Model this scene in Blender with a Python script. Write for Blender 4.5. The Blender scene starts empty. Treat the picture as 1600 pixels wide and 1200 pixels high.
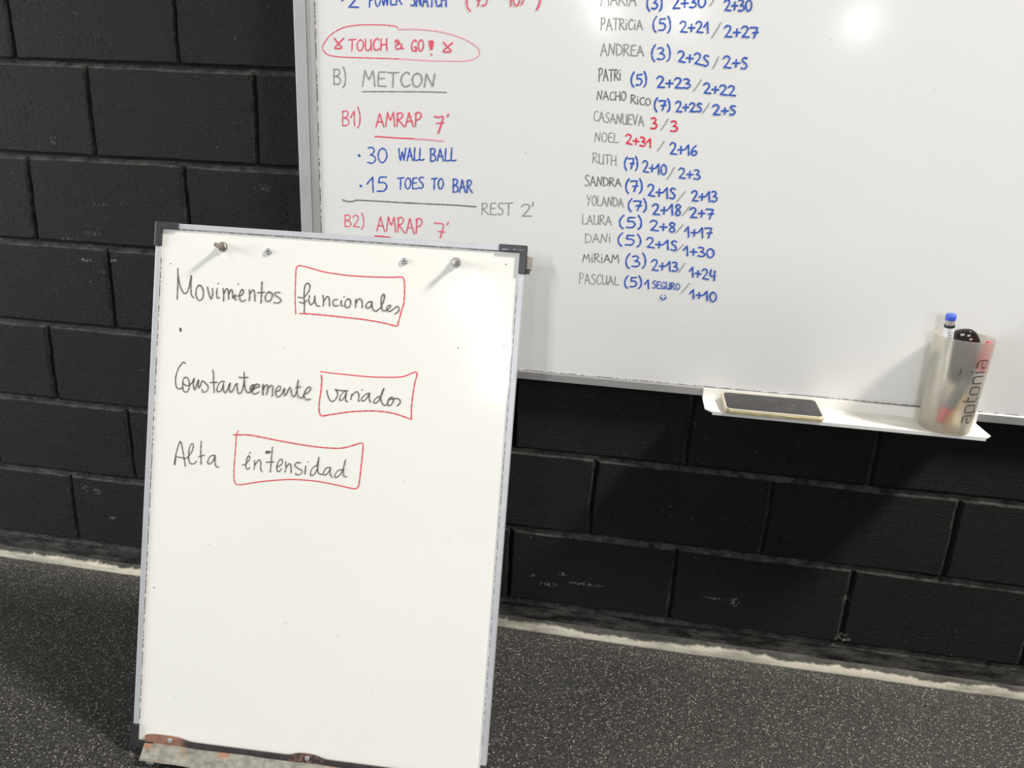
import bpy, math, random
import numpy as np
from mathutils import Vector, Matrix

# ------------------------------------------------------------------ camera, world, lights, exposure
scene = bpy.context.scene
C = scene.collection
random.seed(7)
rng = np.random.default_rng(11)

cam_data = bpy.data.cameras.new('camera')
cam_data.sensor_fit = 'HORIZONTAL'
cam_data.sensor_width = 36.0
cam_data.lens = 27.0
cam_data.clip_start = 0.01
camera = bpy.data.objects.new('camera', cam_data)
C.objects.link(camera)
rx, ry, rz = ((0.98538, 0.16399, 0.04623), (-0.09342, 0.29314, 0.95149), (0.14248, -0.94190, 0.30417))
camera.matrix_world = Matrix(((rx[0], ry[0], rz[0], 1.4397), (rx[1], ry[1], rz[1], -1.6681),
                              (rx[2], ry[2], rz[2], 1.1874), (0, 0, 0, 1)))
scene.camera = camera

scene.view_settings.view_transform = 'Standard'
scene.view_settings.look = 'None'
scene.view_settings.exposure = 0.0
scene.view_settings.gamma = 1.0
scene.view_settings.use_curve_mapping = False
scene.cycles.sample_clamp_indirect = 6.0
scene.cycles.max_bounces = 10
scene.cycles.transmission_bounces = 10

world = bpy.data.worlds.new('hall_ambience')
scene.world = world
world.use_nodes = True
bg = world.node_tree.nodes['Background']
bg.inputs['Color'].default_value = (1.0, 0.97, 0.92, 1)
bg.inputs['Strength'].default_value = 0.05

def ceiling_lamp(x, y, z, watts, radius, colour):
    d = bpy.data.lights.new('ceiling_lamp', 'POINT')
    d.energy = watts
    d.shadow_soft_size = radius
    d.color = colour
    o = bpy.data.objects.new('ceiling_lamp', d)
    C.objects.link(o)
    o.location = (x, y, z)

WARM = (1.0, 0.95, 0.88)
COOL = (0.94, 0.97, 1.0)
# the lamp near the wall, up to the right: throws the peg, cup and tray shadows down and to the left
ceiling_lamp(4.5, -0.95, 4.6, 1600, 0.34, WARM)
# the near row over the hall
ceiling_lamp(-1.6, -3.0, 4.0, 130, 0.25, WARM)
# the far rows, the ones mirrored as soft spots in both boards
ceiling_lamp(0.13, -10.9, 4.0, 540, 0.20, COOL)
ceiling_lamp(0.33, -14.2, 4.0, 740, 0.20, COOL)
ceiling_lamp(0.21, -18.1, 4.0, 600, 0.20, COOL)
ceiling_lamp(2.02, -17.3, 4.0, 640, 0.20, COOL)
ceiling_lamp(5.90, -18.1, 4.0, 720, 0.22, COOL)
# area light added far to the left, puts sheen on the left wall
d = bpy.data.lights.new('added_sheen_light', 'AREA')
d.shape = 'RECTANGLE'; d.size = 3.2; d.size_y = 2.6
d.energy = 610
d.color = (0.95, 0.98, 1.0)
o = bpy.data.objects.new('added_sheen_light', d)
C.objects.link(o)
o.location = (-6.5, -2.6, 2.2)
o.rotation_euler = (math.radians(90), 0, math.radians(-80))

# ---- the writing, in tenths of a millimetre on each board face (ink, stroke width, points)
TOKENS = [
(0,'MARIA','g',24,[13286,14414,13967,14429,13265,14667,13944,14679]),
(0,'(3)','b',40,[14171,14372,14472,14379,14150,14586,14450,14591]),
(0,'2+30','b',40,[14654,14383,15280,14421,14632,14588,15257,14615]),
(0,'2+30','b',40,[15634,14379,16140,14375,15609,14577,16113,14572]),
(1,'PATRiCiA','g',24,[13321,13979,14129,14008,13303,14210,14113,14173]),
(1,'(5)','b',36,[14324,13995,14677,13996,14303,14211,14654,14211]),
(1,'2+21','b',38,[14848,13982,15393,13976,14826,14180,15370,14173]),
(1,'2+27','b',38,[15693,13913,16314,13919,15667,14120,16289,14100]),
(2,'ANDREA','g',26,[13353,13518,14198,13536,13334,13748,14179,13730]),
(2,'(3)','b',36,[14349,13478,14726,13489,14326,13701,14702,13712]),
(2,'2+2s','b',38,[14865,13460,15466,13382,14843,13661,15441,13584]),
(2,'2+s','b',38,[15740,13370,16197,13365,15714,13581,16169,13575]),
(3,'PATRi','d',28,[13355,13040,13788,13082,13334,13293,13772,13267]),
(3,'(5)','b',40,[13996,12990,14312,13001,13977,13197,14291,13208]),
(3,'2+23','b',40,[14508,12960,15163,12979,14486,13172,15142,13157]),
(3,'2+22','b',40,[15422,12901,16032,12870,15398,13098,16008,13054]),
(4,'NACHO','d',26,[13347,12702,13929,12697,13334,12869,13913,12864]),
(4,'RiCO','d',26,[14026,12660,14420,12621,14011,12822,14407,12756]),
(4,'(7)','b',40,[14498,12551,14818,12553,14479,12740,14798,12741]),
(4,'2+2s','b',40,[14925,12525,15427,12554,14903,12726,15409,12708]),
(4,'2+s','b',40,[15645,12501,16086,12519,15622,12693,16064,12683]),
(5,'CASANUEVA','g',24,[13313,12286,14325,12233,13298,12484,14305,12429]),
(5,'3','R',40,[14472,12192,14591,12198,14450,12410,14569,12415]),
(5,'3','R',40,[14869,12160,15002,12166,14847,12364,14979,12370]),
(6,'NOEL','g',24,[13368,11893,13842,11892,13353,12074,13826,12073]),
(6,'2+31','R',40,[13997,11877,14513,11834,13980,12066,14497,12000]),
(6,'2+16','b',38,[14900,11713,15435,11723,14874,11949,15412,11916]),
(7,'RUTH','g',24,[13356,11473,13840,11446,13341,11666,13823,11638]),
(7,'(7)','b',38,[14011,11398,14289,11398,13993,11602,14270,11601]),
(7,'2+10','b',38,[14390,11350,14873,11315,14368,11575,14852,11512]),
(7,'2+3','b',38,[15121,11266,15552,11261,15098,11477,15531,11443]),
(8,'SANDRA','d',26,[13228,11006,13976,11041,13212,11222,13962,11198]),
(8,'(7)','b',40,[14076,10942,14425,10962,14057,11158,14404,11176]),
(8,'2+1s','b',40,[14539,10882,15103,10845,14515,11117,15080,11059]),
(8,'2+13','b',40,[15433,10827,15941,10842,15410,11032,15915,11046]),
(9,'YOLANDA','g',24,[13303,10614,14060,10630,13287,10825,14044,10810]),
(9,'(7)','b',40,[14160,10577,14551,10580,14142,10775,14531,10777]),
(9,'2+18','b',40,[14670,10511,15255,10526,14648,10729,15231,10743]),
(9,'2+7','b',40,[15433,10499,15903,10499,15410,10701,15878,10700]),
(10,'LAURA','g',24,[13233,10219,13845,10248,13217,10433,13828,10440]),
(10,'(5)','b',40,[14007,10214,14491,10221,13989,10421,14471,10427]),
(10,'2+8','b',40,[14658,10190,15182,10179,14636,10410,15160,10378]),
(10,'1+17','b',40,[15375,10106,15922,10109,15352,10311,15897,10313]),
(11,'DANi','g',24,[13322,9839,13861,9884,13307,10043,13845,10063]),
(11,'(5)','b',40,[14009,9854,14511,9858,13991,10058,14492,10060]),
(11,'2+1s','b',40,[14619,9829,15247,9806,14598,10037,15224,10013]),
(11,'1+30','b',40,[15389,9725,16018,9703,15365,9933,15995,9895]),
(12,'MiRiAM','d',24,[13301,9427,14073,9463,13287,9611,14057,9645]),
(12,'(3)','b',40,[14217,9391,14652,9431,14196,9622,14629,9661]),
(12,'2+13','b',40,[14771,9354,15317,9379,14747,9590,15296,9574]),
(12,'1+24','b',40,[15563,9290,16106,9233,15539,9501,16080,9443]),
(13,'PASCUAL','g',22,[13264,8958,14106,8990,13246,9206,14090,9175]),
(13,'(5)','b',40,[14230,8968,14604,8991,14212,9172,14584,9193]),
(13,'1','b',40,[14665,8961,14764,8969,14645,9161,14745,9168]),
(13,'SEGURO','b',27,[14824,8983,15397,8986,14807,9151,15382,9115]),
(13,'1+10','b',40,[15625,8828,16181,8791,15602,9027,16157,8990]),
(14,'POWER','b',36,[8589,14280,9271,14351,8592,14540,9270,14608]),
(14,'2','b',38,[8135,14265,8357,14270,8140,14531,8361,14535]),
(14,'SNATCH','b',36,[9465,14323,10201,14327,9463,14571,10196,14573]),
(14,'75','r',34,[10791,14351,11034,14362,10783,14595,11025,14606]),
(14,'10','r',34,[11438,14364,11694,14370,11427,14608,11682,14612]),
(15,'TOUCH','r',34,[8136,13449,8965,13483,8141,13675,8966,13707]),
(15,'GO','r',34,[9477,13476,9741,13490,9476,13694,9739,13707]),
(16,'B)','g',34,[7788,12785,8071,12782,7796,13099,8077,13095]),
(16,'METCON','g',32,[8422,12769,9995,12810,8427,13097,9991,13072]),
(17,'B1)','r',32,[7964,11969,8376,11977,7971,12279,8380,12286]),
(17,'AMRAP','r',32,[8713,11979,9713,12035,8715,12261,9710,12314]),
(18,'30','b',38,[8520,11223,8958,11251,8524,11570,8959,11554]),
(18,'WALL','b',36,[9215,11297,9766,11345,9214,11560,9763,11605]),
(18,'BALL','b',36,[9914,11342,10465,11367,9910,11603,10459,11626]),
(19,'15','b',40,[8502,10623,8956,10649,8506,10945,8957,10969]),
(19,'TOES','b',36,[9190,10706,9773,10762,9190,10948,9770,11002]),
(19,'TO','b',36,[9950,10758,10212,10780,9947,10991,10207,11012]),
(19,'BAR','b',36,[10424,10731,10845,10738,10418,10997,10836,11003]),
(20,'REST','g',28,[11063,10286,11731,10316,11054,10537,11719,10566]),
(20,'2','g',28,[11926,10295,12139,10311,11913,10554,12125,10570]),
(21,'B2)','r',28,[7974,9839,8430,9840,7979,10105,8434,10105]),
(21,'AMRAP','r',28,[8714,9795,9755,9786,8717,10136,9751,10124]),
]
WALL_STROKES = [
(0,'g',22,[15357,14453,15400,14528,15432,14603]),
(1,'g',22,[15457,13897,15531,14032,15594,14166]),
(2,'g',22,[15546,13351,15590,13456,15624,13561]),
(3,'g',22,[15224,12928,15291,13033,15346,13138]),
(4,'g',22,[15447,12528,15506,12624,15555,12719]),
(5,'g',22,[14673,12179,14736,12285,14788,12389]),
(6,'g',22,[14643,11776,14704,11870,14753,11962]),
(7,'g',22,[14893,11231,14959,11351,15012,11470]),
(8,'g',22,[15132,10800,15209,10906,15274,11010]),
(9,'g',22,[15270,10527,15344,10626,15407,10724]),
(10,'g',22,[15178,10164,15247,10254,15305,10343]),
(11,'g',22,[15220,9780,15298,9860,15365,9939]),
(12,'g',22,[15321,9349,15385,9452,15438,9554]),
(13,'g',22,[15439,8928,15513,9034,15574,9138]),
(13,'b',26,[15025,8849,15032,8847]),
(13,'b',26,[15092,8848,15098,8845]),
(13,'b',34,[15009,8798,15034,8766,15072,8753,15106,8771,15124,8807]),
(14,'r',34,[10668,14631,10616,14515,10628,14341,10689,14256]),
(14,'r',30,[11725,14393,11810,14595]),
(14,'r',34,[12076,14656,12088,14458,12033,14308]),
(14,'b',44,[8018,14399,8021,14393]),
(15,'r',34,[7828,13679,7903,13596,7984,13503,7837,13493,7930,13597,8030,13685]),
(15,'r',34,[10155,13667,10234,13589,10319,13501,10152,13496,10244,13589,10342,13663]),
(15,'r',34,[9222,13650,9171,13691,9137,13648,9239,13621,9143,13579,9171,13510,9256,13543,9279,13622,9266,13537,9314,13529]),
(15,'r',40,[9853,13674,9934,13676,9903,13525,9867,13668,9914,13664,9895,13555]),
(15,'r',38,[9901,13434,9907,13428]),
(15,'r',24,[9187,13902,9170,13931,9035,13952,8763,13960,8352,13944,8006,13881,7725,13722,7572,13534,7557,13488]),
(15,'r',26,[7570,13457,7610,13403,7714,13351,7994,13325,8516,13326,9205,13328]),
(15,'p',26,[9205,13328,9546,13320,9885,13313,10390,13319,10657,13337,10854,13403,10907,13509,10814,13626,10546,13752,10212,13839,9877,13883,9508,13895,9204,13884]),
(16,'g',34,[8421,12666,9032,12688,9723,12710,10235,12717]),
(17,'r',34,[9991,12237,10091,12226,10176,12245,10144,12111,10079,11910]),
(17,'r',30,[10034,12106,10185,12119]),
(17,'r',30,[10285,12300,10269,12242]),
(18,'b',64,[8327,11376,8335,11369]),
(19,'b',60,[8354,10741,8362,10734]),
(17,'r',34,[8694,11780,8960,11776,9207,11771,9558,11774]),
(18,'p',32,[9558,11774,9908,11771,10186,11754]),
(21,'d',30,[7941,10421,8004,10397,8133,10394,8225,10413]),
(19,'d',32,[8244,10428,8664,10435,9209,10436,9927,10444,10459,10452,10934,10446]),
(20,'g',26,[12167,10609,12154,10532]),
(21,'r',28,[10026,10052,10219,10029,10204,9898,10160,9739]),
(21,'r',26,[10108,9871,10258,9867]),
(21,'r',26,[10333,10084,10312,10022]),
(21,'R',34,[8676,9677,8824,9680,9026,9669]),
]
EASEL_STROKES = [
(0,'k',22,[-3055,9362,-3041,9148,-3035,8787]),
(0,'k',22,[-3047,9261,-2991,9039,-2898,8905,-2826,8983,-2781,9252,-2779,9076,-2760,8897,-2712,8837]),
(0,'k',22,[-2630,9082,-2666,9005,-2667,8881,-2603,8795,-2535,8845,-2530,8981,-2582,9072,-2637,9073]),
(0,'k',22,[-2452,9059,-2417,8944,-2369,8839,-2341,8927,-2352,9039]),
(0,'k',22,[-2262,9045,-2263,8932,-2241,8862,-2206,8878]),
(0,'k',22,[-2246,9141,-2241,9137]),
(0,'k',22,[-2145,9053,-2125,8942,-2120,8817]),
(0,'k',22,[-2125,8942,-2086,9046,-2045,9034,-2022,8860]),
(0,'k',22,[-2027,8949,-1992,9042,-1960,9017,-1943,8883]),
(0,'k',22,[-1943,8883,-1900,8958,-1900,8869,-1871,8857]),
(0,'k',22,[-1853,9157,-1848,9155]),
(0,'k',22,[-1861,8934,-1769,8957,-1740,9033,-1775,9062,-1812,8974,-1802,8871,-1746,8839,-1694,8874]),
(0,'k',22,[-1630,9068,-1617,8956,-1618,8862]),
(0,'k',22,[-1618,8979,-1571,9063,-1530,9041,-1506,8861]),
(0,'k',22,[-1394,9230,-1389,9017,-1390,8834]),
(0,'k',22,[-1464,9021,-1383,9036,-1330,9040]),
(0,'k',22,[-1252,9061,-1304,8990,-1305,8894,-1228,8881,-1181,8965,-1197,9036,-1261,9049]),
(0,'k',22,[-1036,9054,-1112,9055,-1142,9013,-1053,8957,-1002,8911,-1054,8862,-1140,8861]),
(1,'k',22,[-685,8996,-581,8997,-495,9104,-470,9217,-517,9265,-566,9210,-572,9031,-552,8832,-550,8716]),
(1,'k',22,[-649,8905,-575,8893,-513,8946]),
(1,'k',22,[-468,9039,-474,8938,-430,8872,-379,8934,-365,9042]),
(1,'k',22,[-365,9042,-356,8935,-308,8861,-259,8862]),
(1,'k',22,[-212,9062,-191,8947,-193,8867]),
(1,'k',22,[-191,8947,-135,9045,-95,9026,-72,8876]),
(1,'k',22,[67,9006,5,8997,-16,8938,24,8883,92,8897]),
(1,'k',22,[145,8994,143,8916,179,8890]),
(1,'k',22,[191,9066,196,9062]),
(1,'k',22,[253,9028,216,8959,235,8878,299,8881,325,8967,293,9031,249,9019]),
(1,'k',22,[414,9036,421,8959,422,8885]),
(1,'k',22,[422,8948,466,9044,521,9034,543,8974,549,8890]),
(1,'k',22,[718,9013,655,9000,615,8928,649,8884,702,8919,728,9005,734,8908,779,8850,829,8849]),
(1,'k',22,[829,8849,909,8943,955,9097,939,9166,907,9137,899,9026,926,8883,978,8860,1017,8885]),
(1,'k',22,[1017,8885,1076,8938,1074,8973,1030,8959,1013,8902,1062,8857,1137,8907,1197,8960,1245,8924,1231,8865,1170,8825]),
(10,'E',24,[-712,8675,-737,8908,-753,9241,-755,9508,-726,9566,-662,9577,-500,9552,-221,9496,193,9463,420,9461,760,9469,1098,9488,1232,9502,1285,9477,1313,9365,1324,9145,1320,9013,1278,8833,1234,8613]),
(10,'E',24,[1235,8609,1185,8601,997,8635,609,8673,243,8686,-102,8698,-447,8701,-636,8694]),
(9,'k',50,[-2944,8230,-2940,8198]),
(2,'k',22,[-2813,7586,-2851,7609,-2896,7560,-2947,7472,-2981,7362,-2992,7254,-2975,7148,-2936,7093,-2888,7094,-2842,7136]),
(2,'k',22,[-2796,7323,-2834,7282,-2845,7189,-2828,7076,-2778,7039,-2732,7076,-2708,7170,-2730,7275,-2777,7325,-2819,7311]),
(2,'k',22,[-2834,7198,-2772,7165,-2709,7179,-2656,7236,-2621,7323,-2631,7207,-2609,7105,-2585,7119,-2559,7228,-2532,7299,-2535,7200,-2513,7141,-2487,7204,-2460,7282,-2394,7242,-2333,7171,-2363,7095,-2425,7068,-2454,7115]),
(2,'k',22,[-2269,7504,-2247,7452,-2235,7286,-2211,7082]),
(2,'k',22,[-2296,7265,-2222,7276,-2159,7280]),
(2,'k',22,[-2021,7303,-2066,7312,-2126,7256,-2160,7155,-2141,7103,-2087,7118,-2047,7210,-2038,7274]),
(2,'k',22,[-2038,7274,-2035,7165,-1998,7092,-1961,7141,-1910,7290,-1916,7175,-1887,7113,-1848,7150,-1781,7293,-1762,7188,-1731,7105,-1684,7121,-1648,7228,-1636,7350]),
(2,'k',22,[-1644,7516,-1631,7350,-1610,7216,-1564,7140,-1513,7145,-1454,7206,-1418,7277]),
(2,'k',22,[-1740,7413,-1677,7407,-1568,7421]),
(2,'k',22,[-1419,7292,-1481,7279,-1509,7209,-1488,7180,-1440,7245]),
(2,'k',22,[-1467,7170,-1401,7240,-1332,7266,-1358,7309,-1427,7288,-1480,7204,-1461,7137,-1394,7124,-1334,7170]),
(2,'k',22,[-1261,7320,-1264,7214,-1252,7112]),
(2,'k',22,[-1256,7290,-1257,7199,-1250,7121]),
(2,'k',22,[-1254,7200,-1219,7293,-1178,7312,-1166,7237,-1178,7127]),
(2,'k',22,[-1165,7222,-1123,7301,-1076,7298,-1065,7215,-1068,7109]),
(2,'k',22,[-1008,7205,-934,7226,-916,7285,-952,7316,-995,7251,-1005,7160,-963,7103,-910,7130,-865,7217,-838,7280,-842,7189,-823,7137,-786,7193,-741,7303,-711,7245,-686,7156,-645,7129]),
(2,'k',22,[-646,7137,-611,7193,-591,7311,-583,7457,-595,7294,-589,7195,-551,7131,-491,7126,-453,7198,-379,7237,-335,7299,-360,7343,-409,7309,-449,7220,-450,7140,-404,7097,-329,7117]),
(2,'k',22,[-625,7308,-529,7331]),
(3,'k',22,[-26,7305,-4,7211,44,7124,105,7107,165,7175,182,7268,134,7335]),
(3,'k',22,[134,7335,243,7322,371,7331]),
(3,'k',22,[361,7327,295,7298,237,7214,229,7147,268,7141,318,7205,349,7298,339,7190,357,7128,384,7127]),
(3,'k',22,[455,7274,449,7216,442,7172]),
(3,'k',22,[451,7232,510,7310,560,7324,593,7261,586,7178,605,7153]),
(3,'k',22,[643,7369,648,7367]),
(3,'k',22,[768,7318,717,7291,646,7207,658,7167,707,7178,766,7259,791,7327,788,7228,820,7151]),
(3,'k',22,[994,7278,921,7239,881,7170,903,7142,959,7176,1018,7296,1059,7435,1041,7405,1011,7279,1026,7182,1080,7121,1132,7135,1157,7209,1203,7279]),
(3,'k',22,[1203,7279,1156,7226,1149,7143,1189,7117,1243,7184,1247,7266,1211,7280,1199,7243,1255,7251,1329,7265,1384,7220,1364,7161,1327,7128]),
(11,'E',24,[-166,7644,4,7633,342,7627,678,7622,1012,7633,1343,7665,1457,7702,1585,7766,1642,7779,1660,7743,1625,7544,1607,7329,1597,7115,1615,6903]),
(11,'E',24,[1615,6900,1578,6908,1307,6975,1055,6998,804,6988,470,6945,137,6871,-64,6821,-115,6828,-150,6900,-156,7065,-137,7315,-137,7497,-152,7575]),
(4,'k',20,[-2924,5625,-2909,5758,-2936,5640,-2908,5848,-2856,6053,-2828,6084,-2782,5933,-2711,5619]),
(4,'k',20,[-2922,5789,-2815,5778,-2697,5773]),
(4,'k',20,[-2697,5773,-2603,5897,-2569,6026,-2604,6070,-2648,5972,-2654,5787,-2616,5685,-2537,5687,-2494,5739]),
(4,'k',20,[-2419,6129,-2416,5914,-2396,5685]),
(4,'k',20,[-2455,5829,-2349,5868]),
(4,'k',20,[-2149,5886,-2229,5852,-2269,5744,-2231,5705,-2162,5775,-2127,5883,-2126,5757,-2094,5668,-2051,5669]),
(5,'k',20,[-1580,5744,-1502,5788,-1443,5885,-1468,5938,-1501,5867,-1512,5722,-1474,5673,-1433,5711]),
(5,'k',20,[-1454,5986,-1439,6006]),
(5,'k',20,[-1350,5855,-1340,5777,-1349,5685]),
(5,'k',20,[-1340,5764,-1266,5873,-1226,5840,-1219,5710,-1189,5655]),
(5,'k',20,[-1014,6140,-1019,5911,-1026,5663]),
(5,'k',20,[-1117,5845,-971,5863]),
(5,'k',20,[-912,5759,-810,5839,-809,5915,-852,5926,-899,5818,-898,5709,-859,5686,-810,5748]),
(5,'k',20,[-738,5885,-726,5782,-742,5687]),
(5,'k',20,[-726,5769,-667,5860,-630,5817,-620,5688]),
(5,'k',20,[-447,5896,-521,5892,-557,5837,-501,5790,-417,5754,-418,5696,-490,5658,-534,5683]),
(5,'k',20,[-345,5843,-349,5687]),
(5,'k',20,[-300,5930,-295,5928]),
(5,'k',20,[-136,5876,-211,5817,-244,5710,-215,5668,-141,5746,-109,5865,-101,6034]),
(5,'k',20,[-101,6034,-117,5865,-87,5732,-7,5714]),
(5,'k',20,[131,5862,51,5841,5,5733,46,5709,115,5788,137,5862]),
(5,'k',20,[137,5862,136,5746,180,5680]),
(5,'k',20,[353,5843,277,5810,230,5716,259,5679,345,5765,390,5886,415,6033]),
(5,'k',20,[415,6033,389,5860,400,5731,454,5711]),
(5,'k',55,[-1115,6038,-1072,6044]),
(12,'E',24,[-1702,6391,-1731,6316,-1736,6028,-1744,5687,-1735,5478,-1700,5382,-1639,5361,-1533,5379,-1188,5465,-792,5536,-527,5566,-130,5573,268,5538,532,5506,637,5503,692,5552,706,5657,723,5994,734,6304,712,6366,659,6366,481,6294,327,6246,93,6225,-303,6231,-835,6271,-1237,6313,-1453,6332,-1613,6326,-1787,6311]),
(9,'s',20,[2379,8281,2391,8282]),
(9,'s',20,[3223,8383,3235,8383]),
(9,'s',20,[-3233,3186,-3220,3188]),
(9,'s',20,[-3209,9444,-3197,9444]),
(9,'s',20,[3145,9863,3157,9864]),
]

# ------------------------------------------------------------------ helpers
def srgb(r, g, b):
    f = lambda c: (c / 255 / 12.92) if c <= 10 else ((c / 255 + 0.055) / 1.055) ** 2.4
    return (f(r), f(g), f(b), 1.0)

class Nodes:
    """Small wrapper that makes procedural materials short to write."""
    def __init__(self, name):
        self.mat = bpy.data.materials.new(name)
        self.mat.use_nodes = True
        self.nt = self.mat.node_tree
        self.bsdf = self.nt.nodes['Principled BSDF']
    def new(self, kind, **props):
        n = self.nt.nodes.new(kind)
        for k, v in props.items():
            setattr(n, k, v)
        return n
    def link(self, a, b):
        self.nt.links.new(a, b)
    def put(self, name, v):
        s = self.bsdf.inputs[name]
        if hasattr(v, 'is_output') or isinstance(v, bpy.types.NodeSocket):
            self.link(v, s)
        else:
            s.default_value = v
    def coords(self):
        return self.new('ShaderNodeTexCoord').outputs['Object']
    def mapping(self, vec, scale):
        m = self.new('ShaderNodeMapping')
        m.inputs['Scale'].default_value = scale
        self.link(vec, m.inputs['Vector'])
        return m.outputs['Vector']
    def noise(self, vec, scale, detail=3.0, rough=0.55):
        n = self.new('ShaderNodeTexNoise')
        n.inputs['Scale'].default_value = scale
        n.inputs['Detail'].default_value = detail
        n.inputs['Roughness'].default_value = rough
        self.link(vec, n.inputs['Vector'])
        return n.outputs['Fac']
    def voronoi(self, vec, scale, out='Distance'):
        n = self.new('ShaderNodeTexVoronoi')
        n.inputs['Scale'].default_value = scale
        self.link(vec, n.inputs['Vector'])
        return n.outputs[out]
    def ramp(self, fac, *stops):
        r = self.new('ShaderNodeValToRGB')
        el = r.color_ramp.elements
        while len(el) < len(stops):
            el.new(0.5)
        for e, (p, c) in zip(el, stops):
            e.position = p
            e.color = c if len(c) == 4 else (*c, 1)
        self.link(fac, r.inputs['Fac'])
        return r.outputs['Color']
    def step(self, fac, a, b):
        m = self.new('ShaderNodeMapRange')
        m.inputs['From Min'].default_value = a
        m.inputs['From Max'].default_value = b
        self.link(fac, m.inputs['Value'])
        return m.outputs['Result']
    def mul(self, a, b, op='MULTIPLY'):
        m = self.new('ShaderNodeMath', operation=op)
        for i, v in enumerate((a, b)):
            if isinstance(v, (int, float)):
                m.inputs[i].default_value = v
            else:
                self.link(v, m.inputs[i])
        return m.outputs[0]
    def mix(self, fac, a, b):
        m = self.new('ShaderNodeMix', data_type='RGBA')
        for idx, v in ((0, fac), (6, a), (7, b)):
            if isinstance(v, bpy.types.NodeSocket):
                self.link(v, m.inputs[idx])
            else:
                m.inputs[idx].default_value = v
        return m.outputs[2]
    def bump(self, height, strength, dist):
        b = self.new('ShaderNodeBump')
        b.inputs['Strength'].default_value = strength
        b.inputs['Distance'].default_value = dist
        self.link(height, b.inputs['Height'])
        self.link(b.outputs['Normal'], self.bsdf.inputs['Normal'])
    def sep(self, vec):
        s = self.new('ShaderNodeSeparateXYZ')
        self.link(vec, s.inputs[0])
        return s.outputs

def plain(name, colour, rough=0.5, metal=0.0, spec=0.5, vary=0.08, scale=60.0, bump=0.0, coat=0.0, coat_rough=0.1):
    m = Nodes(name)
    v = m.coords()
    f = m.noise(v, scale, 3.0)
    dark = tuple(c * (1 - vary) for c in colour[:3]) + (1,)
    lite = tuple(min(1, c * (1 + vary)) for c in colour[:3]) + (1,)
    m.put('Base Color', m.ramp(f, (0.3, dark), (0.7, lite)))
    m.put('Roughness', rough); m.put('Metallic', metal); m.put('Specular IOR Level', spec)
    m.put('Coat Weight', coat); m.put('Coat Roughness', coat_rough)
    if bump:
        m.bump(f, bump, 0.001)
    return m.mat

class MB:
    """Collects vertices and faces for ONE mesh object."""
    def __init__(self):
        self.v, self.f, self.m, self.s = [], [], [], []
    def add(self, verts, faces, mat=0, smooth=False):
        b = len(self.v)
        self.v += [tuple(p) for p in verts]
        for f in faces:
            self.f.append([i + b for i in f]); self.m.append(mat); self.s.append(smooth)
    def box(self, x0, x1, y0, y1, z0, z1, mat=0):
        v = [(x, y, z) for z in (z0, z1) for y in (y0, y1) for x in (x0, x1)]
        self.add(v, [(0, 2, 3, 1), (4, 5, 7, 6), (0, 1, 5, 4), (2, 6, 7, 3), (0, 4, 6, 2), (1, 3, 7, 5)], mat)
    def prism(self, poly, axis, a, b, mat=0):
        """poly: 2-D outline swept along axis (0 x, 1 y, 2 z) from a to b."""
        n = len(poly)
        def P(p, t):
            return {0: (t, p[0], p[1]), 1: (p[0], t, p[1]), 2: (p[0], p[1], t)}[axis]
        v = [P(p, a) for p in poly] + [P(p, b) for p in poly]
        f = [(i, (i + 1) % n, n + (i + 1) % n, n + i) for i in range(n)]
        self.add(v, f + [tuple(range(n))[::-1], tuple(range(n, 2 * n))], mat)
    def lathe(self, prof, origin=(0, 0, 0), axis=(0, 0, 1), seg=32, mat=0, smooth=True, close=False):
        """prof: (radius, height) list turned round axis through origin."""
        ax = Vector(axis).normalized()
        a = ax.orthogonal().normalized(); b = ax.cross(a)
        o = Vector(origin); v = []
        for r, h in prof:
            for k in range(seg):
                t = 2 * math.pi * k / seg
                v.append(o + ax * h + (a * math.cos(t) + b * math.sin(t)) * r)
        f = []
        n = len(prof)
        for i in range(n if close else n - 1):
            j = (i + 1) % n
            for k in range(seg):
                l = (k + 1) % seg
                f.append((i * seg + k, i * seg + l, j * seg + l, j * seg + k))
        self.add(v, f, mat, smooth)
        if not close:
            for i, rev in ((0, True), (n - 1, False)):
                if prof[i][0] > 1e-5:
                    idx = [i * seg + k for k in range(seg)]
                    self.add([v[q] for q in idx], [tuple(range(seg))[::-1] if rev else tuple(range(seg))], mat)
    def tube(self, a, b, r, seg=16, mat=0):
        d = Vector(b) - Vector(a)
        self.lathe([(r, 0), (r, d.length)], a, d, seg, mat)
    def build(self, name, mats, parent=None, bevel=0.0, segs=2):
        me = bpy.data.meshes.new(name)
        me.from_pydata(self.v, [], self.f)
        for m in (mats if isinstance(mats, (list, tuple)) else [mats]):
            me.materials.append(m)
        me.polygons.foreach_set('material_index', self.m)
        me.polygons.foreach_set('use_smooth', self.s)
        me.update()
        o = bpy.data.objects.new(name, me)
        C.objects.link(o)
        if parent:
            o.parent = parent
        if bevel:
            b = o.modifiers.new('edge', 'BEVEL')
            b.width = bevel; b.segments = segs; b.limit_method = 'ANGLE'; b.angle_limit = math.radians(40)
        return o

def root(name, loc, label, cat, group=None):
    o = bpy.data.objects.new(name, None)
    o.empty_display_size = 0.05
    C.objects.link(o)
    o.location = loc
    o['label'] = label; o['category'] = cat
    if group:
        o['group'] = group
    return o

def structure(o, label):
    o['kind'] = 'structure'; o['label'] = label; o['category'] = o.name.split('_')[0]
    return o

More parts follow.
